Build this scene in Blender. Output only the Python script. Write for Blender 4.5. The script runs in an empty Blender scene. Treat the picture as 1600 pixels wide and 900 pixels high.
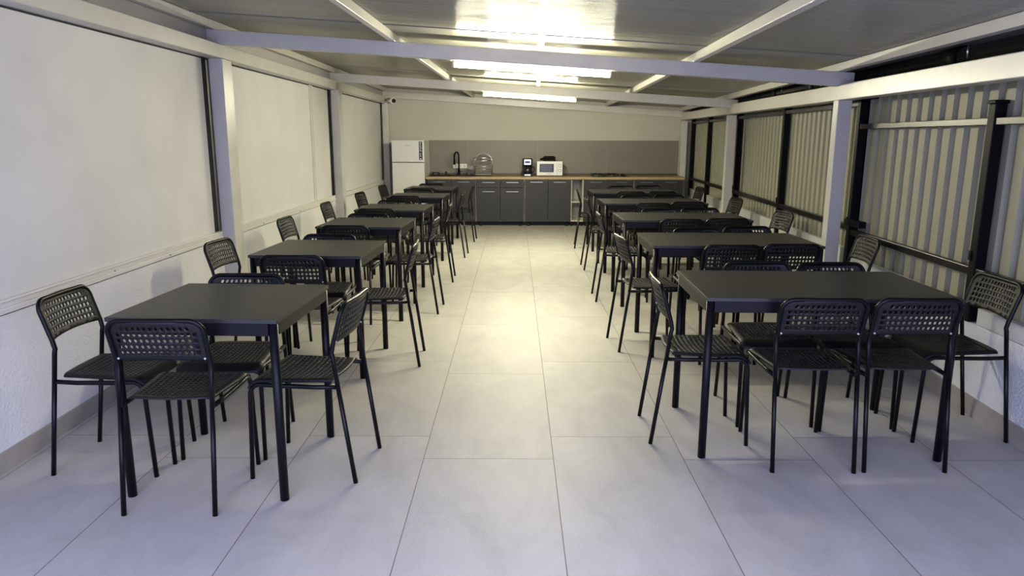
import bpy, bmesh, math, random
from mathutils import Vector, Matrix
random.seed(5)
scene = bpy.context.scene
C = scene.collection
PI = math.pi

# ------------------------------------------------------------------ camera
F_PX, PITCH, YAW, ROLL, CAM_H = 1127.6, 0.2048, -0.0039, 0.0021, 1.4254
cam_d = bpy.data.cameras.new('camera'); cam = bpy.data.objects.new('camera', cam_d); C.objects.link(cam)
cam_d.sensor_fit = 'HORIZONTAL'; cam_d.sensor_width = 36.0; cam_d.lens = 36.0 * F_PX / 1600.0
cam_d.clip_start = 0.02; cam_d.clip_end = 100
fw = Vector((math.sin(YAW)*math.cos(PITCH), math.cos(YAW)*math.cos(PITCH), -math.sin(PITCH)))
rt = Vector((math.cos(YAW), -math.sin(YAW), 0)); up = rt.cross(fw)
r2 = rt*math.cos(ROLL) + up*math.sin(ROLL); u2 = -rt*math.sin(ROLL) + up*math.cos(ROLL)
M = Matrix((r2, u2, -fw)).transposed().to_4x4(); M.translation = Vector((0, 0, CAM_H)); cam.matrix_world = M
scene.camera = cam

# ------------------------------------------------------------------ world, exposure
world = bpy.data.worlds.new('World'); scene.world = world; world.use_nodes = True
bg = world.node_tree.nodes['Background']; bg.inputs[0].default_value = (0.50, 0.545, 0.93, 1)
_wt = world.node_tree; _tc = _wt.nodes.new('ShaderNodeTexCoord'); _sp = _wt.nodes.new('ShaderNodeSeparateXYZ'); _mr = _wt.nodes.new('ShaderNodeMapRange')
_wt.links.new(_tc.outputs['Generated'], _sp.inputs[0]); _wt.links.new(_sp.outputs['Z'], _mr.inputs['Value'])   # dusk sky: brighter overhead than at the horizon
_mr.inputs['From Min'].default_value = 0.05; _mr.inputs['From Max'].default_value = 0.75; _mr.inputs['To Min'].default_value = 6.0; _mr.inputs['To Max'].default_value = 13.0
_wt.links.new(_mr.outputs['Result'], bg.inputs[1])
LAMP_STRENGTH = 470.0
LAMP_COLOR = (1.0, 0.94, 0.68, 1)
vs = scene.view_settings
vs.view_transform = 'Standard'; vs.look = 'None'; vs.gamma = 1.0; vs.exposure = 0.0; vs.use_curve_mapping = False

# ------------------------------------------------------------------ materials
def mat(name, color, rough=0.5, metal=0.0, bump=0.0, bscale=80.0, var=0.0, vscale=4.0, spec=0.5, aniso=None, stretch=None, emit=None, estr=0.0, alpha=1.0):
    m = bpy.data.materials.new(name); m.use_nodes = True
    nt = m.node_tree; p = nt.nodes['Principled BSDF']
    p.inputs['Base Color'].default_value = (*color, 1); p.inputs['Roughness'].default_value = rough
    p.inputs['Metallic'].default_value = metal; p.inputs['Specular IOR Level'].default_value = spec
    tc = nt.nodes.new('ShaderNodeTexCoord'); vec = tc.outputs['Object']
    if stretch:
        mp = nt.nodes.new('ShaderNodeMapping'); mp.inputs['Scale'].default_value = stretch
        nt.links.new(vec, mp.inputs['Vector']); vec = mp.outputs['Vector']
    if var > 0:
        n = nt.nodes.new('ShaderNodeTexNoise'); n.inputs['Scale'].default_value = vscale; n.inputs['Detail'].default_value = 6
        nt.links.new(vec, n.inputs['Vector'])
        r = nt.nodes.new('ShaderNodeMapRange'); r.inputs['From Min'].default_value = 0.3; r.inputs['From Max'].default_value = 0.7
        r.inputs['To Min'].default_value = 1-var; r.inputs['To Max'].default_value = 1+var
        nt.links.new(n.outputs['Fac'], r.inputs['Value'])
        mx = nt.nodes.new('ShaderNodeVectorMath'); mx.operation = 'SCALE'; mx.inputs[0].default_value = color
        nt.links.new(r.outputs['Result'], mx.inputs['Scale']); nt.links.new(mx.outputs['Vector'], p.inputs['Base Color'])
    if bump > 0:
        n = nt.nodes.new('ShaderNodeTexNoise'); n.inputs['Scale'].default_value = bscale; n.inputs['Detail'].default_value = 4
        nt.links.new(vec, n.inputs['Vector'])
        b = nt.nodes.new('ShaderNodeBump'); b.inputs['Strength'].default_value = bump; b.inputs['Distance'].default_value = 0.01
        nt.links.new(n.outputs['Fac'], b.inputs['Height']); nt.links.new(b.outputs['Normal'], p.inputs['Normal'])
    if emit:
        p.inputs['Emission Color'].default_value = emit; p.inputs['Emission Strength'].default_value = estr
    return m

M_chair = mat('black_powder_coat', (0.0028, 0.003, 0.0038), 0.36, spec=0.2)
M_plastic = mat('black_plastic', (0.006, 0.006, 0.0064), 0.5, spec=0.32, bump=0.05, bscale=600)
M_screw = mat('screw_zinc', (0.75, 0.75, 0.75), 0.35, 0.6)
M_top = mat('black_brown_foil', (0.0125, 0.0120, 0.0115), 0.40, var=0.25, vscale=5, stretch=(1, 9, 1), bump=0.06, bscale=60)
M_edge = mat('table_frame_black', (0.0035, 0.0035, 0.005), 0.4, spec=0.18)
M_plaster = mat('white_plaster', (0.66, 0.66, 0.655), 0.9, bump=0.75, bscale=75, var=0.03, vscale=3)
M_panel = mat('white_painted_board', (0.62, 0.61, 0.60), 0.62, var=0.06, vscale=2.2, bump=0.05, bscale=14)
M_frame = mat('white_painted_steel', (0.55, 0.53, 0.485), 0.33, var=0.05, vscale=6, bump=0.04, bscale=25)
M_rail = mat('white_aluminium', (0.62, 0.605, 0.575), 0.4, var=0.04, vscale=8)
M_grey = mat('grey_painted_steel', (0.40, 0.39, 0.385), 0.45, var=0.06, vscale=5)
M_dark = mat('dark_strip', (0.030, 0.030, 0.033), 0.8, spec=0.2)
M_back = mat('back_wall_paint', (0.49, 0.47, 0.405), 0.9, var=0.04, vscale=1.5, bump=0.1, bscale=40)
M_black = mat('black_painted_steel', (0.004, 0.004, 0.005), 0.5, spec=0.10)
M_blackg = mat('black_gloss_steel', (0.005, 0.005, 0.006), 0.30, spec=0.3, bump=0.03, bscale=60)
M_night = mat('dark_outside', (0.006, 0.006, 0.009), 0.9)
M_corr = mat('beige_sheet_metal', (0.275, 0.268, 0.190), 0.6, var=0.05, vscale=3)
M_sill = mat('pale_steel_channel', (0.50, 0.51, 0.50), 0.4, var=0.08, vscale=8)
M_cab = mat('anthracite_laminate', (0.026, 0.026, 0.0285), 0.55, spec=0.35)
M_carc = mat('white_laminate', (0.55, 0.53, 0.46), 0.5)
M_wood = mat('oak_worktop', (0.34, 0.245, 0.125), 0.5, var=0.3, vscale=6, stretch=(0.6, 12, 12))
M_upst = mat('brown_upstand', (0.055, 0.042, 0.030), 0.5)
M_steel = mat('brushed_steel', (0.50, 0.49, 0.46), 0.28, 1.0)
M_white = mat('white_enamel', (0.62, 0.62, 0.585), 0.3)
M_wplast = mat('white_plastic', (0.72, 0.72, 0.69), 0.4)
M_navy = mat('navy_sticker', (0.010, 0.010, 0.035), 0.4)
M_glassblk = mat('black_glass', (0.012, 0.014, 0.018), 0.08)
M_gasket = mat('fridge_grey', (0.18, 0.18, 0.175), 0.5)
M_brass = mat('burner_alloy', (0.6, 0.58, 0.52), 0.3, 0.9)
M_lamp = mat('led_tube_glow', (0.9, 0.9, 0.9), 0.5, emit=LAMP_COLOR, estr=LAMP_STRENGTH)

M_lamp2 = mat('led_tube_glow_far', (0.9, 0.9, 0.9), 0.5, emit=LAMP_COLOR, estr=LAMP_STRENGTH*1.6)

# floor tiles: 0.59 x 1.2 m running along the room, alternate columns shifted
def floor_mat():
    m = bpy.data.materials.new('stone_tile'); m.use_nodes = True; nt = m.node_tree; N = nt.nodes; L = nt.links
    p = N['Principled BSDF']; tc = N.new('ShaderNodeTexCoord'); sp = N.new('ShaderNodeSeparateXYZ'); L.new(tc.outputs['Object'], sp.inputs[0])
    def ma(op, a, b=None, c=None):
        n = N.new('ShaderNodeMath'); n.operation = op
        for i, v in enumerate((a, b, c)):
            if v is None: continue
            if isinstance(v, (int, float)): n.inputs[i].default_value = v
            else: L.new(v, n.inputs[i])
        return n.outputs[0]
    xs = ma('DIVIDE', ma('SUBTRACT', sp.outputs['X'], 0.178), 0.59)
    ci = ma('FLOOR', xs); fx = ma('FRACT', xs)
    odd = ma('MODULO', ma('ADD', ci, 101.0), 2.0)          # centre column: ci = -1 -> 0
    ys = ma('DIVIDE', ma('SUBTRACT', ma('SUBTRACT', sp.outputs['Y'], 3.05), ma('MULTIPLY', odd, 0.25)), 1.205)
    ri = ma('FLOOR', ys); fy = ma('FRACT', ys)
    ex = ma('MULTIPLY', ma('MINIMUM', fx, ma('SUBTRACT', 1.0, fx)), 0.59)
    ey = ma('MULTIPLY', ma('MINIMUM', fy, ma('SUBTRACT', 1.0, fy)), 1.205)
    e = ma('MINIMUM', ex, ey)
    g = N.new('ShaderNodeMapRange'); g.inputs['From Min'].default_value = 0.0011; g.inputs['From Max'].default_value = 0.0024
    L.new(e, g.inputs['Value'])
    cb = N.new('ShaderNodeCombineXYZ'); L.new(ci, cb.inputs[0]); L.new(ri, cb.inputs[1])
    wn = N.new('ShaderNodeTexWhiteNoise'); L.new(cb.outputs[0], wn.inputs['Vector'])
    of = N.new('ShaderNodeVectorMath'); of.operation = 'MULTIPLY_ADD'; L.new(wn.outputs['Color'], of.inputs[0]); of.inputs[1].default_value = (20, 20, 20); L.new(tc.outputs['Object'], of.inputs[2])
    n1 = N.new('ShaderNodeTexNoise'); n1.inputs['Scale'].default_value = 2.2; n1.inputs['Detail'].default_value = 9; n1.inputs['Roughness'].default_value = 0.62; n1.inputs['Distortion'].default_value = 0.8
    mp = N.new('ShaderNodeMapping'); mp.inputs['Scale'].default_value = (2.0, 1.0, 1); mp.inputs['Rotation'].default_value = (0, 0, 0.5)
    L.new(of.outputs[0], mp.inputs[0]); L.new(mp.outputs[0], n1.inputs['Vector'])
    n2 = N.new('ShaderNodeTexNoise'); n2.inputs['Scale'].default_value = 160; n2.inputs['Detail'].default_value = 2; L.new(tc.outputs['Object'], n2.inputs['Vector'])
    v = ma('ADD', ma('MULTIPLY', ma('SUBTRACT', n1.outputs['Fac'], 0.5), 0.60), ma('MULTIPLY', ma('SUBTRACT', n2.outputs['Fac'], 0.5), 0.10))
    v = ma('ADD', v, ma('MULTIPLY', wn.outputs['Value'], 0.05)); v = ma('ADD', v, 0.97)
    sc = N.new('ShaderNodeVectorMath'); sc.operation = 'SCALE'; sc.inputs[0].default_value = (0.375, 0.36, 0.325); L.new(v, sc.inputs['Scale'])
    mx = N.new('ShaderNodeMix'); mx.data_type = 'RGBA'; L.new(g.outputs['Result'], mx.inputs[0]); mx.inputs[6].default_value = (0.10, 0.085, 0.07, 1); L.new(sc.outputs[0], mx.inputs[7])
    L.new(mx.outputs[2], p.inputs['Base Color']); p.inputs['Roughness'].default_value = 0.5; p.inputs['Specular IOR Level'].default_value = 0.35
    b = N.new('ShaderNodeBump'); b.inputs['Strength'].default_value = 0.25; b.inputs['Distance'].default_value = 0.004
    L.new(ma('ADD', n2.outputs['Fac'], g.outputs['Result']), b.inputs['Height']); L.new(b.outputs[0], p.inputs['Normal'])
    return m
M_floor = floor_mat()
M_base = mat('beige_skirting_tile', (0.30, 0.275, 0.235), 0.5, var=0.12, vscale=6)

def splash_mat():
    m = bpy.data.materials.new('taupe_wall_tile'); m.use_nodes = True; nt = m.node_tree; N = nt.nodes; L = nt.links
    p = N['Principled BSDF']; tc = N.new('ShaderNodeTexCoord'); sp = N.new('ShaderNodeSeparateXYZ'); L.new(tc.outputs['Object'], sp.inputs[0])
    a = N.new('ShaderNodeMath'); a.operation = 'MULTIPLY_ADD'; L.new(sp.outputs['X'], a.inputs[0]); a.inputs[1].default_value = 1/1.18; a.inputs[2].default_value = 0.80/1.18 + 5
    f = N.new('ShaderNodeMath'); f.operation = 'FRACT'; L.new(a.outputs[0], f.inputs[0])
    q = N.new('ShaderNodeMath'); q.operation = 'LESS_THAN'; L.new(f.outputs[0], q.inputs[0]); q.inputs[1].default_value = 0.006
    n = N.new('ShaderNodeTexNoise'); n.inputs['Scale'].default_value = 3; n.inputs['Detail'].default_value = 8
    mp = N.new('ShaderNodeMapping'); mp.inputs['Scale'].default_value = (0.5, 1, 3); L.new(tc.outputs['Object'], mp.inputs[0]); L.new(mp.outputs[0], n.inputs['Vector'])
    cr = N.new('ShaderNodeMix'); cr.data_type = 'RGBA'; L.new(n.outputs['Fac'], cr.inputs[0]); cr.inputs[6].default_value = (0.165, 0.147, 0.118, 1); cr.inputs[7].default_value = (0.205, 0.184, 0.150, 1)
    mx = N.new('ShaderNodeMix'); mx.data_type = 'RGBA'; L.new(q.outputs[0], mx.inputs[0]); L.new(cr.outputs[2], mx.inputs[6]); mx.inputs[7].default_value = (0.25, 0.225, 0.185, 1)
    L.new(mx.outputs[2], p.inputs['Base Color']); p.inputs['Roughness'].default_value = 0.5
    return m
M_splash = splash_mat()

def roof_mat():
    m = bpy.data.materials.new('ribbed_polycarbonate'); m.use_nodes = True; nt = m.node_tree; N = nt.nodes; L = nt.links
    p = N['Principled BSDF']; tc = N.new('ShaderNodeTexCoord')
    n = N.new('ShaderNodeTexNoise'); n.inputs['Scale'].default_value = 1.0; n.inputs['Detail'].default_value = 3
    mp = N.new('ShaderNodeMapping'); mp.inputs['Scale'].default_value = (0.5, 42, 1); L.new(tc.outputs['Object'], mp.inputs[0]); L.new(mp.outputs[0], n.inputs['Vector'])
    r = N.new('ShaderNodeMapRange'); r.inputs['From Min'].default_value = 0.3; r.inputs['From Max'].default_value = 0.7; r.inputs['To Min'].default_value = 0.9; r.inputs['To Max'].default_value = 1.08
    L.new(n.outputs['Fac'], r.inputs['Value'])
    sc = N.new('ShaderNodeVectorMath'); sc.operation = 'SCALE'; sc.inputs[0].default_value = (0.30, 0.29, 0.24); L.new(r.outputs['Result'], sc.inputs['Scale']); L.new(sc.outputs[0], p.inputs['Base Color'])
    p.inputs['Roughness'].default_value = 0.16; p.inputs['IOR'].default_value = 1.19
    b = N.new('ShaderNodeBump'); b.inputs['Strength'].default_value = 0.35; b.inputs['Distance'].default_value = 0.006
    L.new(n.outputs['Fac'], b.inputs['Height']); L.new(b.outputs[0], p.inputs['Normal'])
    return m
M_roof = roof_mat()

# ------------------------------------------------------------------ mesh helpers
class MB:
    def __init__(s): s.v = []; s.f = []; s.smooth = []
    def add(s, vs_, fs, sm=False):
        o = len(s.v); s.v += [tuple(v) for v in vs_]
        for f in fs: s.f.append([o+i for i in f]); s.smooth.append(sm)
        return s
    def box(s, x0, x1, y0, y1, z0, z1, b=0.0, T=None):
        if b <= 0:
            vs_ = [(x, y, z) for z in (z0, z1) for y in (y0, y1) for x in (x0, x1)]
            fs = [(0,2,3,1), (4,5,7,6), (0,1,5,4), (2,6,7,3), (0,4,6,2), (1,3,7,5)]
            if T: vs_ = [T(*v) for v in vs_]
            return s.add(vs_, fs)
        bm = bmesh.new(); bmesh.ops.create_cube(bm, size=1)
        for v in bm.verts: v.co = Vector(((x0+x1)/2+v.co.x*(x1-x0), (y0+y1)/2+v.co.y*(y1-y0), (z0+z1)/2+v.co.z*(z1-z0)))
        bmesh.ops.bevel(bm, geom=list(bm.edges), offset=b, segments=2, affect='EDGES', profile=0.5)
        bm.verts.index_update()
        vs_ = [v.co.copy() for v in bm.verts]
        if T: vs_ = [T(*v) for v in vs_]
        fs = [[v.index for v in f.verts] for f in bm.faces]; bm.free()
        return s.add(vs_, fs)
    def tube(s, pts, r, n=10, caps=True, closed=False, rr=None, square=False):
        pts = [Vector(p) for p in pts]; m = len(pts); rings = []
        t0 = (pts[1]-pts[0]).normalized()
        ref = Vector((0, 0, 1)) if abs(t0.z) < 0.9 else Vector((1, 0, 0))
        nx = t0.cross(ref).normalized()
        for i, p in enumerate(pts):
            if closed: t = (pts[(i+1) % m]-pts[i-1]).normalized()
            elif i == 0: t = (pts[1]-pts[0]).normalized()
            elif i == m-1: t = (pts[-1]-pts[-2]).normalized()
            else: t = ((pts[i+1]-p).normalized()+(p-pts[i-1]).normalized()).normalized()
            nx = (nx - t*nx.dot(t)).normalized(); ny = t.cross(nx)
            ra = rr[i] if rr else r
            rings.append([p+nx*ra*math.cos(2*PI*k/n)+ny*ra*math.sin(2*PI*k/n) for k in range(n)])
        vs_ = [v for ring in rings for v in ring]; fs = []
        seg = m if closed else m-1
        for i in range(seg):
            j = (i+1) % m
            for k in range(n):
                k2 = (k+1) % n; fs.append((i*n+k, i*n+k2, j*n+k2, j*n+k))
        s.add(vs_, fs, True)
        if caps and not closed:
            s.add(rings[0], [list(range(n))[::-1]]); s.add(rings[-1], [list(range(n))])
        return s
    def lathe(s, prof, cx, cy, n=24, T=None):
        vs_ = []; fs = []
        for r, z in prof:
            for k in range(n):
                a = 2*PI*k/n; vs_.append((cx+r*math.cos(a), cy+r*math.sin(a), z))
        for i in range(len(prof)-1):
            for k in range(n):
                k2 = (k+1) % n; fs.append((i*n+k, i*n+k2, (i+1)*n+k2, (i+1)*n+k))
        if T: vs_ = [T(*v) for v in vs_]
        s.add(vs_, fs, True)
        return s
    def build(s, name, m, parent=None):
        me = bpy.data.meshes.new(name); me.from_pydata(s.v, [], s.f)
        me.polygons.foreach_set('use_smooth', s.smooth)
        bm = bmesh.new(); bm.from_mesh(me); bmesh.ops.remove_doubles(bm, verts=bm.verts, dist=1e-5); bmesh.ops.recalc_face_normals(bm, faces=bm.faces); bm.to_mesh(me); bm.free()
        me.materials.append(m); o = bpy.data.objects.new(name, me); C.objects.link(o)
        if parent is not None: o.parent = parent
        return o

def box_obj(name, m, parent, *a, **k): return MB().box(*a, **k).build(name, m, parent)
def thing(name, label, cat, loc=(0, 0, 0), rz=0.0, group=None):
    o = bpy.data.objects.new(name, None); C.objects.link(o); o.location = loc; o.rotation_euler = (0, 0, rz)
    o.empty_display_size = 0.1; o['label'] = label; o['category'] = cat
    if group: o['group'] = group
    return o
def struct(o, label=None):
    o['kind'] = 'structure'
    if label: o['label'] = label
    return o
def copy_tree(src, loc, rz, label, group=None):
    r = src.copy(); C.objects.link(r); r.location = loc; r.rotation_euler = (0, 0, rz); r['label'] = label
    if group: r['group'] = group
    for ch in list(src.children):
        c = ch.copy(); C.objects.link(c); c.parent = r
        for g in list(ch.children):
            d = g.copy(); C.objects.link(d); d.parent = c
    return r

# ------------------------------------------------------------------ the room
SK = 0.0625
def xw(y, x0): return x0 + SK*(y-5.4)
def RW(x0):                                   # right-wall frame: u = metres outwards from the line x0, y along, z up
    return lambda u, y, z: (xw(y, x0)+u, y, z)
YB = 12.5; Y0 = -0.6
box_obj('floor', M_floor, None, -2.5, 3.4, Y0-2.5, YB+0.2, -0.1, 0.0); struct(bpy.data.objects['floor'])

# left wall: plaster parapet, board panels, sill rail, dark strips
wl = struct(box_obj('wall_left', M_plaster, None, -2.42, -2.22, Y0, YB, 0.0, 0.69))
colsY = (5.43, 8.95, 12.36)
bays = [(Y0, 5.34), (5.66, 8.85), (9.16, 12.26)]
for y0, y1 in bays:
    box_obj('infill_panel', M_panel, wl, -2.29, -2.235, y0, y1, 0.70, 2.0)
box_obj('wall_core', M_grey, wl, -2.42, -2.295, Y0, YB, 0.69, 2.26)
for y0, y1 in bays:
    box_obj('dark_edge_strip', M_dark, wl, -2.29, -2.243, y1+0.001, y1+0.095, 0.70, 2.0)  # dark strip at the far end of each panel
    MB().box(-2.25, -2.233, y0, y1+0.09, 1.977, 1.986).box(-2.25, -2.2185, y0, y1+0.08, 0.667, 0.6745).build('gap_shadow_strip', M_dark, wl)  # dark strips drawing the shadow line under sill rail and at panel head
for y0, y1 in ((Y0, 5.42), (5.66, 8.92), (9.2, 12.3)):
    o = MB().box(-2.26, -2.203, y0, y1, 0.675, 0.70, 0.002)
    o.box(-2.25, -2.212, y0, y1, 0.70, 0.722, 0.002); o.box(-2.24, -2.206, y0, y1, 0.722, 0.733, 0.002)
    o.build('sill_rail', M_rail, wl)
for y0, y1 in ((8.06, 8.10), (8.13, 8.17)):
    box_obj('mullion', M_rail, wl, -2.24, -2.222, y0, y1, 0.73, 2.0)
box_obj('rivets', M_gasket, wl, -2.205, -2.2015, 3.9, 3.908, 0.70, 0.708)
for y in (4.55, 5.2, 6.3, 7.4): MB().tube([(-2.205, y, 0.69), (-2.2, y, 0.69)], 0.006, 8).build('rail_screw', M_gasket, wl)
box_obj('upper_board', M_grey, wl, -2.30, -2.205, Y0, YB, 2.083, 2.26)
struct(box_obj('baseboard_left', M_base, None, -2.222, -2.208, Y0, YB, 0.0, 0.088))
# back wall and side walls beyond
struct(box_obj('wall_back', M_back, None, -2.5, 3.4, YB, YB+0.2, 0.0, 2.5))
# right parapet
T = RW(2.520)
wr = struct(MB().box(0, 0.22, Y0, YB, 0.0, 0.475, T=T).build('wall_right', M_plaster, None))
struct(MB().box(-0.012, 0.001, Y0, YB, 0.0, 0.100, T=T).build('baseboard_right', M_base, None))
n = 0
for y0, y1, zt in ((Y0, 3.66, .563), (3.84, 5.36, .563), (5.56, 7.17, .605), (7.34, 9.0, .605), (9.25, 10.83, .60), (11.06, 12.4, .60)):
    n += 1
    o = MB().box(-0.004, 0.035, y0, y1, 0.478, zt, 0.003, T=T)
    o.box(-0.004, 0.0, y0, y1, zt-0.004, zt+0.002, T=T)
    struct(o.build('trim_%d' % n, M_sill, None), 'pale steel channel lying on top of the low right wall, stretch %s' % ['nearest the camera', 'before the first white column', 'just past the first white column', 'before the second column', 'past the second column', 'ending at the back corner'][n-1])

# columns, header beams, cross beams and purlins
def trim(o, label):
    global n
    n += 1; o.name = 'trim_%d' % n; struct(o, label); return o
ordw = ['nearest', 'middle', 'farthest']
for i, y in enumerate(colsY):
    o = MB().box(-2.22, -2.12, y, y+0.10, 0.0, 1.985, 0.004); o.box(-2.22, -2.128, y+0.10, y+0.20, 0.0, 1.985, 0.004)
    trim(o.build('trim', M_frame), '%s steel column on the left wall' % ordw[i])
    T = RW(2.34)
    o = MB().box(0, 0.10, y-0.03, y+0.07, 0.0, 1.70, 0.004, T=T)
    trim(o.build('trim', M_frame), '%s steel column on the right side' % ordw[i])
trim(MB().box(-2.22, -2.12, Y0, 12.48, 1.985, 2.083, 0.005).build('trim', M_frame), 'long steel header beam along the left wall')
def hdr(u, y, z): return (xw(y, 2.34)+u, y, z + (y-3.4)*0.004)
o = MB()
for a, b in ((Y0, 12.48),): o.box(0, 0.11, a, b, 1.690, 1.802, 0.005, T=hdr)
trim(o.build('trim', M_frame), 'long steel header beam along the open right side')
def zb(x): return 1.945 - 0.063*x
def beamT(x, y, z): return (x, y, z + zb(x))
for i, (y, x1) in enumerate(((5.40, 2.44), (8.90, 2.66), (12.38, 2.9))):
    trim(MB().box(-2.215, x1, y, y+0.07, 0.0, 0.10, 0.004, T=beamT).build('trim', M_frame), '%s sloping cross beam under the roof' % ordw[i])
pur = (('far left', lambda y: -2.165, 0.045), ('left', lambda y: -0.885+0.025*(y-5.4), 0.045), ('central', lambda y: 0.182+0.026*(y-5.4), 0.038), ('right', lambda y: 1.30+0.032*(y-5.4), 0.045), ('far right', lambda y: xw(y, 2.345), 0.05))
for nm, fx, w in pur:
    ff = lambda u, y, z, fx=fx: (fx(y)+u, y, z+zb(fx(y)+u)+0.101)
    o = MB().box(-w/2, w/2, Y0, YB, 0.0, 0.058, 0.003, T=ff)
    trim(o.build('trim', M_frame), '%s purlin running the length of the roof' % nm)
# roof sheets with thin grey cross strips ahead of each beam
o = MB(); vs_ = []; fs = []; k = 0; y = Y0; STEP = 0.0045; PITCH_R = 0.027; AMP = 0.0013
YR = 0.5
rows = int((YB+0.05-YR)/STEP)
for k in range(rows+1):
    y = YR+k*STEP; dz = AMP*math.sin(2*PI*y/PITCH_R)
    for x in (-2.45, 3.3): vs_.append((x, y, zb(x)+0.1615+dz))
for k in range(rows): fs.append((2*k, 2*k+1, 2*k+3, 2*k+2))
o.add(vs_, fs, True)
o.box(-2.45, 3.3, YR, YB+0.05, 0.170, 0.185, T=lambda x, y, z: (x, y, z+zb(x)))
ro = struct(o.build('ceiling', M_roof))
for y in (5.0, 8.5, 12.0):
    MB().box(-2.15, 2.35+SK*(y-5.4), y, y+0.012, 0.1545, 0.1602, T=lambda x, y, z: (x, y, z+zb(x))).build('roof_strip', M_gasket, ro)
# added dark wall and soffit, shutting out sky light above the right header
struct(box_obj('wall_sky_block', M_night, None, 3.35, 3.45, Y0-0.5, YB+0.2, 0.0, 2.6))
struct(box_obj('wall_sky_block_top', M_night, None, 2.75, 3.45, Y0-0.3, YB, 2.0, 2.04))

# ------------------------------------------------------------------ outside fence on the right: black posts and rails, trapezoid sheet
fence = thing('metal_fence', 'beige corrugated sheet fence on a black steel frame along the open right side', 'fence', (xw(7.0, 2.58), 7.0, 0.475))
inv = fence.location
def FT(x0):
    T = RW(x0)
    return lambda u, y, z: tuple(Vector(T(u, y, z))-inv)
T = FT(2.5)
posts = (1.95, 3.755, 5.43, 7.25, 9.13, 10.95, 12.32)
for i, y in enumerate(posts):
    zt = 1.60 if i < 2 else 1.74
    o = MB().box(0.005, 0.065, y-0.03, y+0.03, 0.4751, zt, 0.004, T=T); 
    if i < 2: o.box(-0.003, 0.073, y-0.036, y+0.036, zt, zt+0.018, 0.004, T=T)
    o.build('post', M_black, fence)
for i in range(len(posts)):
    a = posts[i-1] if i else Y0
    b = posts[i]
    zl = 0.72 if b < 5.5 else 0.75; zu = 1.495 if b < 5.5 else 1.66
    MB().box(0.012, 0.05, a+0.03, b-0.03, zl, zl+0.042, 0.003, T=T).build('rail', M_blackg, fence)
    MB().box(0.012, 0.05, a+0.03, b-0.03, zu, zu+0.036, 0.003, T=T).build('rail', M_blackg, fence)
for (y, z) in ((5.47, 1.70), (5.47, 0.79)):
    MB().box(-0.004, 0.05, y-0.26, y+0.02, z, z+0.045, 0.003, T=T).build('bracket', M_black, fence)
for y in (3.79, 5.47, 7.29, 9.17): MB().box(-0.004, 0.004, y-0.03, y-0.01, 0.80, 0.85, 0.002, T=T).build('hinge_plate', M_black, fence)
def sheet(y0, y1, per, z0, z1):
    prof = []; y = y0
    k = 0
    while y < y1:
        for a, d in ((0.0, 0.0), (0.52, 0.0), (0.61, 0.026), (0.74, 0.026), (0.78, 0.022), (0.82, 0.026), (0.91, 0.026)):
            yy = y + a*per
            if yy <= y1: prof.append((d, yy))
        y += per
    o = MB(); vs_ = []; fs = []
    for d, yy in prof:
        for z in (z0, z1): vs_.append(T(0.075+d, yy, z)); vs_.append(T(0.079+d, yy, z))
    for i in range(len(prof)-1):
        a = i*4; b = a+4
        fs += [(a, b, b+2, a+2), (a+1, a+3, b+3, b+1), (a+2, b+2, b+3, a+3), (a, a+1, b+1, b)]
    o.add(vs_, fs); return o
sheet(Y0, 5.45, 0.143, 0.476, 1.805).build('corrugated_sheet', M_corr, fence)
sheet(5.46, 9.10, 0.121, 0.476, 1.805).build('corrugated_sheet', M_corr, fence)
sheet(9.12, 12.48, 0.121, 0.476, 1.805).build('corrugated_sheet', M_corr, fence)

# gutter pipe in the gap above the header
gp = thing('gutter_pipe', 'black round gutter pipe in the gap above the right header beam', 'pipe', (xw(6, 2.54), 6, 1.86))
def gpt(y): return Vector((xw(y, 2.54), y, 1.868+0.002*(y-5.4)))-gp.location
MB().tube([gpt(Y0), gpt(5)], 0.052, 20).build('pipe', M_black, gp)
MB().tube([gpt(5.0), gpt(12.4)], 0.052, 20).build('pipe', M_black, gp)
for y in (4.22, 6.5, 7.6, 9.8): MB().tube([gpt(y-0.09), gpt(y+0.09)], 0.063, 20).build('coupling', M_black, gp)
for y in (4.0, 6.2, 7.3): MB().tube([gpt(y)+Vector((-0.06, 0, -0.02)), gpt(y)+Vector((-0.06, 0, 0.05))], 0.005, 8).build('hanger', M_steel, gp)

# ------------------------------------------------------------------ LED tubes
def tube_light(x0, x1, y, label, glow):
    zc = lambda x: zb(x) - 0.026
    t = thing('tube_light', label, 'light', ((x0+x1)/2, y, zc((x0+x1)/2)), group='tube lights under the cross beams')
    L = t.location
    P = lambda x, dz=0: Vector((x, y, zc(x)+dz))-L
    MB().box(x0, x1, y-0.014, y+0.014, 0.0005, 0.0255, 0.003, T=lambda x, yy, z: tuple(Vector((x, yy, z+zc(x)))-L)).build('housing', M_wplast, t)
    MB().tube([P(x0+0.012, -0.004), P(x1-0.012, -0.004)], 0.0165, 14).build('diffuser', glow, t)
    for a, b in ((x0, x0+0.012), (x1-0.012, x1)): MB().tube([P(a, -0.004), P(b, -0.004)], 0.0172, 14).build('end_cap', M_wplast, t)
tube_light(-0.452, 0.692, 5.425, 'glowing white tube light under the nearest cross beam', M_lamp)
tube_light(-0.388, 0.732, 8.925, 'glowing white tube light under the middle cross beam, farther back', M_lamp2)

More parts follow.
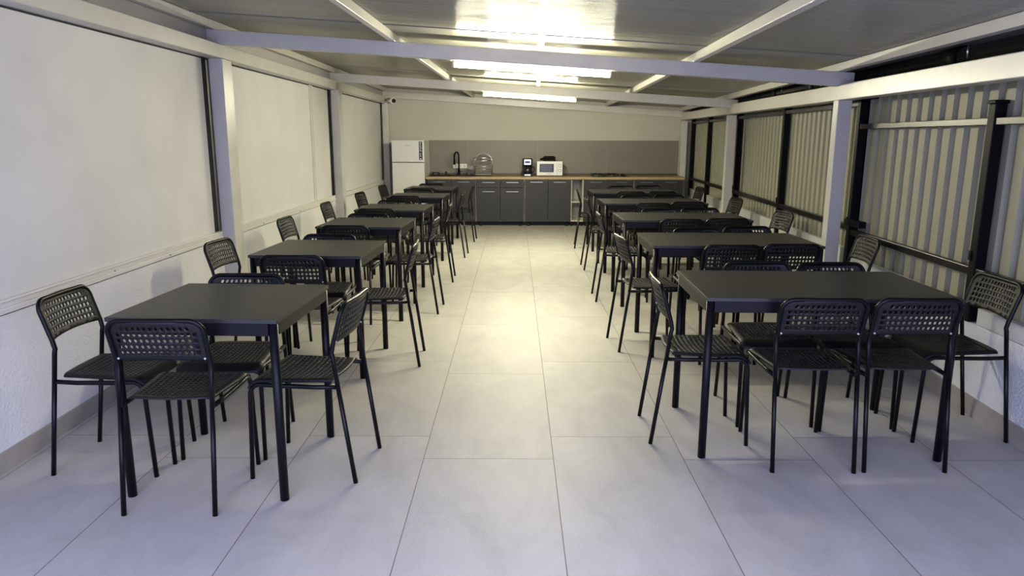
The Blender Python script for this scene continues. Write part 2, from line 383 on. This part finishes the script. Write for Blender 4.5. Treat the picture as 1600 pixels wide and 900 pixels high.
# ------------------------------------------------------------------ chair
def arc(c, a0, a1, r, ax, ay, k=5):
    return [Vector(c)+Vector(ax)*r*math.cos(a0+(a1-a0)*i/k)+Vector(ay)*r*math.sin(a0+(a1-a0)*i/k) for i in range(k+1)]
def perforated(P, us, vs_, hole, th, hr=0.62):
    """P(u,v)->Vector; hole(i,j) true for a pierced cell; two skins th apart plus hole walls"""
    def nrm(u, v):
        e = 1e-3; a = P(u+e, v)-P(u-e, v); b = P(u, v+e)-P(u, v-e); return a.cross(b).normalized()
    mb = MB(); cache = {}
    def V(u, v, s):
        k = (round(u, 5), round(v, 5), s)
        if k not in cache:
            p = P(u, v)
            cache[k] = p + nrm(u, v)*(th/2 if s else -th/2)
        return cache[k]
    for i in range(len(us)-1):
        for j in range(len(vs_)-1):
            u0, u1, v0, v1 = us[i], us[i+1], vs_[j], vs_[j+1]; um, vm = (u0+u1)/2, (v0+v1)/2
            outer = [(u0, v0), (um, v0), (u1, v0), (u1, vm), (u1, v1), (um, v1), (u0, v1), (u0, vm)]
            if not hole(i, j):
                for s in (0, 1):
                    q = [V(u, v, s) for u, v in outer]; mb.add(q, [list(range(8)) if s else list(range(8))[::-1]], True)
                continue
            du, dv = (u1-u0)/2, (v1-v0)/2
            inner = []
            for (a, b) in ((-1, -1), (0, -1), (1, -1), (1, 0), (1, 1), (0, 1), (-1, 1), (-1, 0)):
                k = 0.76 if a and b else 1.0
                inner.append((um+a*du*hr*k, vm+b*dv*hr*k))
            for s in (0, 1):
                q = [V(u, v, s) for u, v in outer+inner]
                mb.add(q, [(k, (k+1) % 8, 8+(k+1) % 8, 8+k) for k in range(8)], True)
            q = [V(u, v, 0) for u, v in inner]+[V(u, v, 1) for u, v in inner]
            mb.add(q, [(k, (k+1) % 8, 8+(k+1) % 8, 8+k) for k in range(8)], False)
    # rim
    U0, U1, V0, V1 = us[0], us[-1], vs_[0], vs_[-1]
    per = []
    for i in range(len(us)-1): per += [(us[i], V0), ((us[i]+us[i+1])/2, V0)]
    for j in range(len(vs_)-1): per += [(U1, vs_[j]), (U1, (vs_[j]+vs_[j+1])/2)]
    for i in range(len(us)-1, 0, -1): per += [(us[i], V1), ((us[i]+us[i-1])/2, V1)]
    for j in range(len(vs_)-1, 0, -1): per += [(U0, vs_[j]), (U0, (vs_[j]+vs_[j-1])/2)]
    m = len(per); q = [V(u, v, 0) for u, v in per]+[V(u, v, 1) for u, v in per]
    mb.add(q, [(k, (k+1) % m, m+(k+1) % m, m+k) for k in range(m)], False)
    return mb
def breaks(b0, n_, b1=None):
    b1 = b1 or b0; return [-1.0]+[-1+b0+(2-b0-b1)*k/n_ for k in range(n_+1)]+[1.0]
TR = 0.0098
def back_pt(z):                                # depth of the reclining back frame at height z
    t = (z-0.575)/(0.768-0.575); return 0.078 + (0.022-0.078)*t
def make_chair(label, group):
    t = thing('dining_chair', label, 'chair', group=group)
    for s in (-1, 1):
        # rear leg: foot up and forward to the seat joint
        MB().tube([(s*0.176, 0.0, 0.0), (s*0.176, 0.056, 0.415)], TR, 12).build('leg', M_chair, t)
        # front leg: foot, bend, side rail back to the rear leg
        pts = [Vector((s*0.186, 0.450, 0.0)), Vector((s*0.184, 0.434, 0.375))]
        for k in range(1, 7):
            a = k/6*PI/2; pts.append(Vector((s*(0.184-0.001*k/6), 0.434-0.045*(1-math.cos(a)), 0.375+0.047*math.sin(a))))
        pts += [Vector((s*0.183, 0.30, 0.420)), Vector((s*0.180, 0.15, 0.419)), Vector((s*0.176, 0.066, 0.422))]
        MB().tube(pts, TR, 12).build('leg', M_chair, t)
    pts = [Vector((-0.176, 0.056, 0.415)), Vector((-0.176, 0.0735, 0.55)), Vector((-0.176, 0.0775, 0.565)), Vector((-0.177, back_pt(0.60), 0.60)), Vector((-0.179, back_pt(0.71), 0.71))]
    R = 0.052
    for k in range(1, 9):
        a = k/8*PI/2; z = 0.715+R*math.sin(a); pts.append(Vector((-0.180+R*(1-math.cos(a)), back_pt(z), z)))
    full = pts + [Vector((0, back_pt(0.767)-0.006, 0.767))] + [Vector((-p.x, p.y, p.z)) for p in reversed(pts)]
    MB().tube(full, TR, 12).build('back_frame', M_chair, t)
    # backrest shell
    def PB(u, v):
        z = 0.607+0.158*(v+1)/2 - 0.010*(1-u*u)*(1-v)/2*0.0 + 0.006*(u*u)*(1-v)/2*-1
        w = 0.177
        d = z-0.715
        if d > 0: w = 0.128+0.051*math.sqrt(max(0.02, 1-(d/0.053)**2))
        return Vector((u*w, back_pt(z) - 0.020*(1-u*u) + 0.004, z))
    us = breaks(0.13, 14); vv = breaks(0.24, 5, 0.20)
    hole = lambda i, j: 1 <= i <= 14 and 1 <= j <= 5 and not (j == 5 and i in (1, 14))
    bk = perforated(PB, us, vv, hole, 0.0042, 0.62)
    bo = bk.build('backrest', M_plastic, t)
    for s in (-1, 1):
        MB().tube([(s*0.163, back_pt(0.612)-0.003, 0.612), (s*0.163, back_pt(0.612)-0.008, 0.611)], 0.0042, 8).build('screw', M_screw, bo)
    # seat shell
    def PS(u, v):
        q = (v+1)/2
        y = 0.088+0.357*q - 0.020*(u*u)*(1-q)**3*0 + 0.008*(1-u*u)*(q)**6 - 0.014*(1-u*u)*(1-q)**4
        w = 0.160+0.030*min(1, q*1.15)
        if q > 0.93: w -= 0.012*((q-0.93)/0.07)**2
        z = 0.4435 - 0.013*(1-u*u)*math.sin(PI*min(1, q*0.95+0.05)) + 0.004*(1-q)
        if abs(u) > 0.90: z -= 0.009*((abs(u)-0.90)/0.10)
        if q > 0.86: z -= 0.034*((q-0.86)/0.14)**1.6
        return Vector((u*w, y, z))
    us = breaks(0.13, 15); vv = breaks(0.14, 13, 0.26)
    vv = vv[:-1]+[0.84, 0.92, 1.0]
    hole = lambda i, j: 1 <= i <= 15 and 1 <= j <= 13
    perforated(PS, us, vv, hole, 0.007, 0.58).build('seat', M_plastic, t)
    return t

sqg = 'perforated chairs at the square tables'; lgg = 'perforated chairs at the long tables'
rowL = ['first', 'second', 'third', 'fourth', 'fifth', 'sixth']
A = math.radians
# square tables (left): each tuple rear-feet centre x, y and rotation; base chair faces +y
left = {
 'front': [(-1.326, 2.536, 0), (-1.268, 4.008, 0), (-1.295, 5.438, 0), (-1.309, 6.761, 0), (-1.268, 8.308, 0), (-1.232, 9.665, 0)],
 'far': [(-1.310, 3.482, 180), (-1.279, 4.971, 180), (-1.290, 6.364, 180), (-1.285, 7.756, 180), (-1.248, 9.463, 180), (-1.221, 10.627, 180)],
 'wall': [(-1.984, 3.048, -90), (-1.955, 4.640, -95), (-1.952, 6.016, -92), (-1.979, 7.447, -91), (-1.922, 8.851, -96), (-1.894, 10.218, -96)],
 'aisle': [(-0.650, 2.987, 84), (-0.611, 4.568, 92), (-0.627, 5.967, 88), (-0.627, 7.309, 91), (-0.598, 8.828, 87), (-0.560, 10.184, 88)],
}
say = {'front': 'near side', 'far': 'far side', 'wall': 'wall side', 'aisle': 'aisle side'}
first = None
for i in range(6):
    for side in ('front', 'far', 'wall', 'aisle'):
        x, y, a = left[side][i]
        lab = 'black perforated chair, %s of the %s square table from the camera' % (say[side], rowL[i])
        if first is None:
            first = make_chair(lab, sqg); first.location = (x, y, 0); first.rotation_euler = (0, 0, A(a))
        else: copy_tree(first, (x, y, 0), A(a), lab, sqg)
right = {
 'front left': [(1.301, 2.921, -1), (1.367, 4.456, 0), (1.384, 5.939, 0), (1.429, 7.441, 0), (1.455, 9.083, 0)],
 'front right': [(1.702, 2.928, 0), (1.759, 4.503, 0), (1.778, 6.000, 0), (1.820, 7.587, 0), (1.850, 9.099, 0)],
 'far left': [(1.312, 3.883, 180), (1.361, 5.396, 180), (1.383, 6.900, 180), (1.419, 8.533, 180), (1.480, 10.239, 180)],
 'far right': [(1.697, 3.857, 181), (1.762, 5.494, 180), (1.776, 6.972, 180), (1.812, 8.574, 180), (1.884, 10.333, 180)],
 'wall': [(2.363, 3.428, 89), (2.433, 4.884, 86), (2.485, 6.603, 96), (2.517, 8.150, 94), (2.571, 9.999, 92)],
 'aisle': [(0.652, 3.400, -91), (0.693, 4.905, -84), (0.723, 6.440, -90), (0.762, 8.010, -89), (0.801, 9.621, -94)],
}
say2 = {'front left': 'near side left', 'front right': 'near side right', 'far left': 'far side left', 'far right': 'far side right',
        'wall': 'fence side', 'aisle': 'aisle side'}
for i in range(5):
    for side in right:
        x, y, a = right[side][i]
        copy_tree(first, (x, y, 0), A(a), 'black perforated chair, %s of the %s long table from the camera' % (say2[side], rowL[i]), lgg)

# ------------------------------------------------------------------ tables
def make_table(w, d, label, group):
    t = thing('dining_table', label, 'table', group=group)
    hw, hd = w/2, d/2
    MB().box(-hw, hw, -hd, hd, 0.733, 0.75, 0.0015).build('tabletop', M_top, t)
    o = MB()
    i = 0.004; k = 0.020
    o.box(-hw+0.036, hw-0.036, -hd+i, -hd+i+k, 0.683, 0.733, 0.002); o.box(-hw+0.036, hw-0.036, hd-i-k, hd-i, 0.683, 0.733, 0.002)
    o.box(-hw+i, -hw+i+k, -hd+0.036, hd-0.036, 0.683, 0.733, 0.002); o.box(hw-i-k, hw-i, -hd+0.036, hd-0.036, 0.683, 0.733, 0.002)
    o.build('apron', M_edge, t)
    for sx in (-1, 1):
        for sy in (-1, 1):
            cx, cy = sx*(hw-0.021), sy*(hd-0.021)
            MB().tube([(cx, cy, 0.0), (cx, cy, 0.733)], 0.0178, 20).build('leg', M_edge, t)
    return t
LT = [(-1.222, 2.993, -2.5), (-1.217, 4.494, -2.5), (-1.202, 5.889, -2.5), (-1.194, 7.214, -2), (-1.16, 8.751, -2), (-1.158, 10.104, -2)]
t1 = None
for i, (x, y, a) in enumerate(LT):
    lab = 'square black table, %s from the camera in the left row' % rowL[i]
    if t1 is None: t1 = make_table(0.67, 0.67, lab, 'square tables along the left wall'); t1.location = (x, y, 0); t1.rotation_euler = (0, 0, A(a))
    else: copy_tree(t1, (x, y, 0), A(a), lab)
RT = [(1.392, 3.376, -1.5), (1.443, 4.928, -0.5), (1.459, 6.401, 0), (1.498, 7.994, 0.5), (1.527, 9.51, 0.5)]
t1 = None
for i, (x, y, a) in enumerate(RT):
    lab = 'long black table, %s from the camera in the right row' % rowL[i]
    if t1 is None: t1 = make_table(1.10, 0.67, lab, 'long tables along the right side'); t1.location = (x, y, 0); t1.rotation_euler = (0, 0, A(a))
    else: copy_tree(t1, (x, y, 0), A(a), lab)

# ------------------------------------------------------------------ kitchen
FY = 11.90
wt = MB().box(-1.462, 2.765, 11.87, 12.49, 0.766, 0.808, 0.003).build('worktop', M_wood)
wt['label'] = 'long oak worktop running over all the kitchen cabinets'; wt['category'] = 'worktop'
sb = MB().box(-1.462, 2.77, 12.487, 12.4995, 0.808, 1.388).build('backsplash', M_splash); sb['label'] = 'taupe tiled backsplash above the oak worktop'; sb['category'] = 'backsplash'
us_ = MB().box(-1.462, 2.765, 12.47, 12.4865, 0.8085, 0.838, 0.002).build('upstand', M_upst); us_['label'] = 'dark brown upstand strip at the back of the worktop'; us_['category'] = 'trim strip'

def cabinet(x0, x1, label, drawers=False):
    t = thing('kitchen_cabinet', label, 'cabinet', ((x0+x1)/2, FY, 0), group='kitchen base cabinets')
    L = t.location
    T = lambda x, y, z: (x-L.x, y-L.y, z-L.z)
    o = MB(); th = 0.014
    o.box(x0, x0+th, FY+0.003, 12.47, 0.072, 0.765, T=T); o.box(x1-th, x1, FY+0.003, 12.47, 0.072, 0.765, T=T)
    o.box(x0+th, x1-th, FY+0.02, 12.47, 0.072, 0.086, T=T); o.box(x0+th, x1-th, 12.455, 12.47, 0.086, 0.765, T=T); o.box(x0+th, x1-th, FY+0.02, FY+0.10, 0.752, 0.765, T=T)
    o.build('body', M_carc, t)
    xm = (x0+x1)/2; g = 0.006
    for a, b in ((x0+0.003, xm-g/2), (xm+g/2, x1-0.003)):
        ztop = 0.757
        if drawers:
            d = MB().box(a, b, FY-0.016, FY+0.002, 0.635, 0.757, 0.0015, T=T).build('drawer', M_cab, t); ztop = 0.629
            hz = 0.716; c = (a+b)/2
            MB().box(c-0.1, c+0.1, FY-0.038, FY-0.028, hz-0.005, hz+0.005, 0.002, T=T).box(c-0.095, c-0.085, FY-0.03, FY-0.015, hz-0.004, hz+0.004, T=T).box(c+0.085, c+0.095, FY-0.03, FY-0.015, hz-0.004, hz+0.004, T=T).build('handle', M_steel, d)
        d = MB().box(a, b, FY-0.016, FY+0.002, 0.076, ztop, 0.0015, T=T).build('door', M_cab, t)
        hz = 0.566 if drawers else 0.722; c = (a+b)/2
        MB().box(c-0.1, c+0.1, FY-0.038, FY-0.028, hz-0.005, hz+0.005, 0.002, T=T).box(c-0.095, c-0.085, FY-0.03, FY-0.015, hz-0.004, hz+0.004, T=T).box(c+0.085, c+0.095, FY-0.03, FY-0.015, hz-0.004, hz+0.004, T=T).build('handle', M_steel, d)
    for x in (x0+0.06, x1-0.06):
        for y in (FY+0.06, 12.40):
            MB().lathe([(0.0, 0.0), (0.024, 0.0), (0.024, 0.012), (0.016, 0.018), (0.016, 0.06), (0.026, 0.072), (0, 0.072)], x-L.x, y-L.y, 14).build('leg', M_plastic, t)
cabinet(-1.435, -0.641, 'dark grey two-door cabinet beside the fridge, under the sink')
cabinet(-0.629, 0.149, 'dark grey cabinet with two drawers over two doors, right of the sink', True)
cabinet(0.161, 0.918, 'dark grey two-door cabinet under the microwave')
cabinet(1.119, 1.932, 'dark grey two-door cabinet under the gas hob')
cabinet(1.944, 2.742, 'dark grey two-door cabinet at the right end of the worktop')
pl = MB().box(-1.40, 2.70, 12.05, 12.065, 0.0, 0.071).build('plinth_board', M_plastic); pl['label'] = 'black plinth board set back under the kitchen cabinets'; pl['category'] = 'plinth'
# open shelf between cabinets
t = thing('open_shelf_unit', 'narrow white open shelf gap between two grey cabinets', 'shelf', (1.0185, FY, 0)); L = t.location
T = lambda x, y, z: (x-L.x, y-L.y, z-L.z)
MB().box(0.922, 0.932, FY+0.003, 12.47, 0.078, 0.765, T=T).box(1.105, 1.115, FY+0.003, 12.47, 0.078, 0.765, T=T).box(0.932, 1.105, 12.45, 12.47, 0.078, 0.765, T=T).build('side_panel', M_carc, t)
for z in (0.078, 0.39): MB().box(0.932, 1.105, FY+0.004, 12.45, z, z+0.016, T=T).build('shelf', M_carc, t)
for x in (0.94, 1.10):
    for y in (FY+0.05, 12.4): MB().tube([(x-L.x, y-L.y, 0), (x-L.x, y-L.y, 0.078)], 0.014, 10).build('leg', M_plastic, t)

# fridge
t = thing('fridge', 'white two-door fridge freezer in the back left corner', 'fridge', (-1.728, 12.15, 0)); L = t.location
T = lambda x, y, z: (x-L.x, y-L.y, z-L.z)
x0, x1 = -1.992, -1.468
MB().box(x0+0.004, x1-0.004, 11.89, 12.44, 0.03, 1.385, 0.008, T=T).build('body', M_white, t)
for x in (x0+0.05, x1-0.05):
    for y in (11.92, 12.40): MB().tube([(x-L.x, y-L.y, 0), (x-L.x, y-L.y, 0.035)], 0.018, 12).build('foot', M_plastic, t)
MB().box(x0+0.01, x1-0.01, 11.88, 11.895, 0.05, 1.38, T=T).build('gasket', M_gasket, t)
d1 = MB().box(x0, x1, 11.84, 11.885, 1.042, 1.389, 0.006, T=T).build('door', M_white, t)
d2 = MB().box(x0, x1, 11.84, 11.885, 0.05, 1.030, 0.006, T=T).build('door', M_white, t)
MB().box(-1.97, -1.87, 11.835, 11.842, 1.030, 1.040, 0.002, T=T).build('handle', M_gasket, d2)
MB().box(-1.63, -1.49, 11.835, 11.842, 1.0315, 1.038, 0.002, T=T).build('handle', M_gasket, d2)
o = MB()
for k, (a, b) in enumerate(((-1.785, -1.772), (-1.768, -1.760), (-1.756, -1.744), (-1.740, -1.731), (-1.727, -1.715), (-1.711, -1.700))): o.box(a, b, 11.8385, 11.8402, 1.302, 1.309, T=T)
o.build('badge', M_gasket, d1)
MB().box(-1.552, -1.497, 11.8383, 11.8403, 1.075, 1.368, T=T).build('sticker', M_navy, d1)
o = MB(); random.seed(3)
for k in range(11):
    z = 1.345-k*0.0215
    if k in (7,): continue
    o.box(-1.538, -1.538+random.choice((0.022, 0.028, 0.018)), 11.8372, 11.8385, z, z+0.008, T=T)
o.box(-1.535, -1.515, 11.8372, 11.8385, 1.082, 1.102, T=T); o.build('sticker_print', M_wplast, d1)

# security camera
t = thing('security_camera', 'small white bullet camera high in the back left corner', 'camera', (-2.03, 11.95, 2.015)); 
MB().tube([(-0.10, 0.28, 0.0), (-0.05, 0.2, 0.0), (0.0, 0.09, 0.0)], 0.012, 10).build('bracket', M_wplast, t)
MB().tube([(-0.02, 0.12, 0.002), (0.09, -0.09, -0.012)], 0.044, 20).build('body', M_wplast, t)
MB().tube([(0.09, -0.09, -0.012), (0.097, -0.103, -0.013)], 0.034, 20).build('lens', M_glassblk, t)
MB().tube([(-0.10, 0.285, 0.0), (-0.10, 0.27, 0.0)], 0.04, 16).build('mount', M_wplast, t)

# sink + tap
t = thing('sink', 'black inset sink with drainer at the left end of the worktop', 'sink', (-1.0, 12.17, 0.808)); 
o = MB().box(-0.43, 0.36, -0.22, 0.22, 0.0003, 0.006, 0.002)
for k in range(7): o.box(-0.02+k*0.05, -0.005+k*0.05, -0.17, 0.15, 0.006, 0.010, 0.001)
o.build('rim', M_plastic, t)
MB().box(-0.40, -0.05, -0.19, 0.17, 0.0062, 0.014, 0.004).box(-0.38, -0.07, -0.17, 0.15, 0.010, 0.0145, 0.001).build('bowl_edge', M_plastic, t)
t = thing('kitchen_tap', 'tall black gooseneck tap standing at the sink', 'tap', (-0.945, 12.30, 0.8185))
MB().lathe([(0, 0), (0.028, 0), (0.028, 0.01), (0.02, 0.02), (0.019, 0.09), (0, 0.09)], 0, 0, 18).build('base', M_black, t)
pts = [Vector((0, 0, 0.05)), Vector((0, 0, 0.30))]
for k in range(1, 11):
    a = k/10*PI; pts.append(Vector((-0.034*(1-math.cos(a)), -0.05*(1-math.cos(a)), 0.30+0.075*math.sin(a))))
MB().tube(pts+[Vector((-0.068, -0.10, 0.26))], 0.013, 14).build('spout', M_black, t)
MB().tube([(-0.068, -0.10, 0.265), (-0.068, -0.10, 0.17)], 0.020, 14, rr=[0.015, 0.021]).build('spray_head', M_black, t)
MB().tube([(0.0, 0, 0.05), (0.06, -0.02, 0.06)], 0.006, 10).build('lever', M_black, t)
t = thing('soap_caddy', 'low black caddy at the left end of the sink', 'sink caddy', (-1.325, 12.20, 0.8232))
MB().box(-0.065, 0.065, -0.035, 0.035, 0.0, 0.008, 0.002).box(-0.065, -0.057, -0.035, 0.035, 0.008, 0.034, 0.002).box(0.057, 0.065, -0.035, 0.035, 0.008, 0.034, 0.002).box(-0.065, 0.065, 0.027, 0.035, 0.008, 0.034, 0.002).box(-0.065, 0.065, -0.035, 0.035, 0.034, 0.042, 0.002).build('tray', M_plastic, t)
MB().box(-0.03, 0.03, -0.025, 0.02, 0.008, 0.026, 0.005).build('sponge', M_gasket, t)
t = thing('sink_plug', 'small black knob standing beside the tap', 'plug', (-1.155, 12.22, 0.8228))
MB().lathe([(0, 0), (0.026, 0), (0.026, 0.006), (0.008, 0.012), (0.008, 0.024), (0.017, 0.03), (0.019, 0.042), (0.012, 0.052), (0, 0.053)], 0, 0, 18).build('knob', M_plastic, t)
t = thing('soap_dispenser', 'short steel bottle between the tap and the dish rack', 'soap dispenser', (-0.775, 12.32, 0.8187))
MB().lathe([(0, 0), (0.02, 0), (0.02, 0.018), (0.016, 0.024), (0.006, 0.028), (0.006, 0.042), (0, 0.042)], 0, 0, 16).build('body', M_steel, t)
MB().tube([(0, 0, 0.04), (0.0, -0.03, 0.041)], 0.005, 8).build('nozzle', M_steel, t)
# socket plate
t = thing('wall_socket', 'white double socket plate on the backsplash behind the tap', 'socket', (-0.94, 12.4865, 0.957))
MB().box(-0.118, 0.118, -0.009, 0.0, -0.037, 0.037, 0.003).build('plate', M_wplast, t)
for k in (-0.075, 0.0, 0.075):
    MB().tube([(k, -0.009, 0), (k, -0.0105, 0)], 0.024, 20).build('socket_face', M_carc, t)
    for dx in (-0.008, 0.008): MB().tube([(k+dx, -0.0105, 0), (k+dx, -0.0112, 0)], 0.003, 8).build('pin_hole', M_plastic, t)

# dish rack: chrome wire with two arches, tray and a plate tray
t = thing('dish_rack', 'arched chrome wire dish rack on the draining side of the sink', 'dish rack', (-0.545, 12.17, 0.8189))
W = 0.003
o = MB()
for y in (-0.10, 0.10):
    pts = [Vector((-0.13, y, 0.0)), Vector((-0.13, y, 0.20))]
    for k in range(1, 15):
        a = PI - k/15*PI; pts.append(Vector((0.02+0.15*math.cos(a), y, 0.20+0.16*math.sin(a))))
    pts += [Vector((0.17, y, 0.20)), Vector((0.155, y, 0.0))]
    o.tube(pts, 0.0055, 10)
for x, z in ((-0.13, 0.01), (0.155, 0.01), (-0.05, 0.338), (0.02, 0.359), (0.09, 0.338)): o.tube([(x, -0.10, z), (x, 0.10, z)], 0.005, 8)
o.build('frame', M_steel, t)
for z, nm in ((0.10, 'lower_basket'), (0.24, 'upper_basket')):
    o = MB()
    for zz in (z, z+0.045):
        o.tube([(-0.135, -0.12, zz), (0.16, -0.12, zz), (0.16, 0.12, zz), (-0.135, 0.12, zz)], W, 8, closed=True)
    for k in range(13):
        x = -0.125+k*0.0225; o.tube([(x, -0.12, z+0.045), (x, -0.12, z), (x, 0.12, z), (x, 0.12, z+0.045)], 0.0016, 6)
    o.build(nm, M_steel, t)
MB().box(-0.12, 0.145, -0.11, 0.11, 0.006, 0.028, 0.006).build('drip_tray', M_gasket, t)
MB().box(-0.23, -0.14, -0.05, 0.05, 0.10, 0.104).box(-0.23, -0.14, -0.05, -0.046, 0.104, 0.16).box(-0.23, -0.14, 0.046, 0.05, 0.104, 0.16).box(-0.23, -0.226, -0.046, 0.046, 0.104, 0.16).build('cutlery_holder', M_gasket, t)

# coffee maker
t = thing('coffee_maker', 'black and steel filter coffee maker beside the microwave', 'coffee maker', (0.205, 12.15, 0.8085))
MB().box(-0.082, 0.082, -0.10, 0.12, 0.0, 0.038, 0.008).build('base', M_plastic, t)
MB().box(-0.082, 0.082, 0.03, 0.12, 0.038, 0.20, 0.006).box(-0.083, 0.083, -0.10, 0.12, 0.175, 0.287, 0.012).build('body', M_plastic, t)
f = MB().box(-0.056, 0.056, -0.104, -0.098, 0.186, 0.274, 0.002).build('front_plate', M_steel, t)
MB().box(-0.042, 0.042, -0.107, -0.103, 0.212, 0.250, 0.002).build('display', M_glassblk, f)
MB().box(-0.050, 0.050, -0.104, -0.098, 0.008, 0.032, 0.002).build('base_plate', M_steel, t)
c = MB().lathe([(0, 0.04), (0.060, 0.04), (0.072, 0.075), (0.070, 0.115), (0.050, 0.150), (0.048, 0.160), (0, 0.162)], 0, -0.03, 24).build('carafe', M_glassblk, t)
MB().tube([(0.05, -0.045, 0.15), (0.10, -0.055, 0.148), (0.115, -0.058, 0.125), (0.112, -0.058, 0.085), (0.095, -0.055, 0.065), (0.068, -0.045, 0.062)], 0.009, 10).build('handle', M_plastic, c)
MB().tube([(0.0, 0.12, 0.03), (-0.05, 0.16, 0.012), (-0.10, 0.12, 0.006), (-0.108, 0.06, 0.03), (-0.09, 0.10, 0.08)], 0.004, 8).build('power_cord', M_plastic, t)

# microwave
t = thing('microwave', 'white microwave oven with two round knobs on the worktop', 'microwave', (0.569, 12.17, 0.8085))
MB().box(-0.211, 0.211, -0.12, 0.18, 0.012, 0.245, 0.006).build('body', M_wplast, t)
for sx in (-0.18, 0.18):
    for sy in (-0.10, 0.15): MB().tube([(sx, sy, 0), (sx, sy, 0.013)], 0.013, 10).build('foot', M_plastic, t)
d = MB().box(-0.211, 0.122, -0.142, -0.121, 0.014, 0.245, 0.003).build('door', M_wplast, t)
MB().box(-0.166, 0.066, -0.1445, -0.141, 0.068, 0.203, 0.002).build('window', M_glassblk, d)
MB().box(-0.145, 0.045, -0.1455, -0.1444, 0.080, 0.190).build('window_mesh', mat('door_mesh', (0.045, 0.05, 0.06), 0.3), d)
p_ = MB().box(0.125, 0.211, -0.140, -0.121, 0.014, 0.245, 0.003).build('control_panel', M_wplast, t)
for z in (0.172, 0.095):
    MB().tube([(0.168, -0.141, z), (0.168, -0.1425, z)], 0.027, 24).build('dial_ring', M_gasket, p_)
    MB().tube([(0.168, -0.1425, z), (0.168, -0.158, z)], 0.021, 24).box(0.165, 0.171, -0.165, -0.157, z-0.016, z+0.016, 0.001).build('knob', M_wplast, p_)
MB().box(-0.05, 0.02, -0.1432, -0.1418, 0.036, 0.042).build('badge', M_gasket, d)
MB().tube([(0.21, 0.10, 0.15), (0.235, 0.09, 0.165), (0.27, 0.08, 0.155), (0.29, 0.08, 0.135), (0.275, 0.08, 0.118), (0.245, 0.09, 0.125), (0.222, 0.10, 0.14)], 0.0045, 8).build('power_cord', M_plastic, t)

# black contact grill on the microwave
t = thing('sandwich_maker', 'black sandwich maker lying on top of the microwave', 'sandwich maker', (0.565, 12.17, 1.0542))
MB().box(-0.105, 0.105, -0.10, 0.10, 0.006, 0.036, 0.010).build('lower_shell', M_black, t)
o = MB()
bm_prof = [(0.112, 0.040), (0.112, 0.052), (0.100, 0.072), (0.06, 0.086), (0.0, 0.09)]
o.box(-0.105, 0.105, -0.10, 0.10, 0.040, 0.064, 0.010).box(-0.085, 0.085, -0.08, 0.08, 0.062, 0.080, 0.008).build('lid', M_black, t)
for sx in (-0.08, 0.08):
    for sy in (-0.07, 0.07): MB().tube([(sx, sy, 0), (sx, sy, 0.008)], 0.01, 10).build('foot', M_plastic, t)
MB().tube([(-0.10, -0.02, 0.036), (-0.135, -0.03, 0.03), (-0.15, -0.03, 0.02)], 0.017, 10).build('handle', M_black, t)

# gas hob
t = thing('gas_hob', 'black four-burner gas hob set in the worktop', 'hob', (1.56, 12.16, 0.8083))
MB().box(-0.29, 0.29, -0.22, 0.22, 0.0, 0.010, 0.003).build('glass_top', M_glassblk, t)
for k, (x, y) in enumerate(((-0.19, -0.10), (-0.19, 0.10), (0.05, -0.10), (0.05, 0.10))):
    b = MB().lathe([(0, 0.010), (0.045, 0.010), (0.045, 0.020), (0.030, 0.026), (0, 0.027)], x, y, 18).build('burner', M_brass, t)
    o = MB()
    for a in range(4):
        ca, sa = math.cos(a*PI/2), math.sin(a*PI/2)
        o.tube([(x+ca*0.10, y+sa*0.09, 0.010), (x+ca*0.10, y+sa*0.09, 0.038), (x+ca*0.02, y+sa*0.02, 0.040)], 0.005, 6)
    o.tube([(x+0.10*math.cos(a*PI/8), y+0.09*math.sin(a*PI/8), 0.034) for a in range(16)], 0.005, 6, closed=True)
    o.build('grate', M_plastic, t)
for k in range(4): MB().lathe([(0, 0.010), (0.017, 0.010), (0.015, 0.034), (0, 0.035)], 0.235, -0.15+k*0.085, 16).build('knob', M_plastic, t)
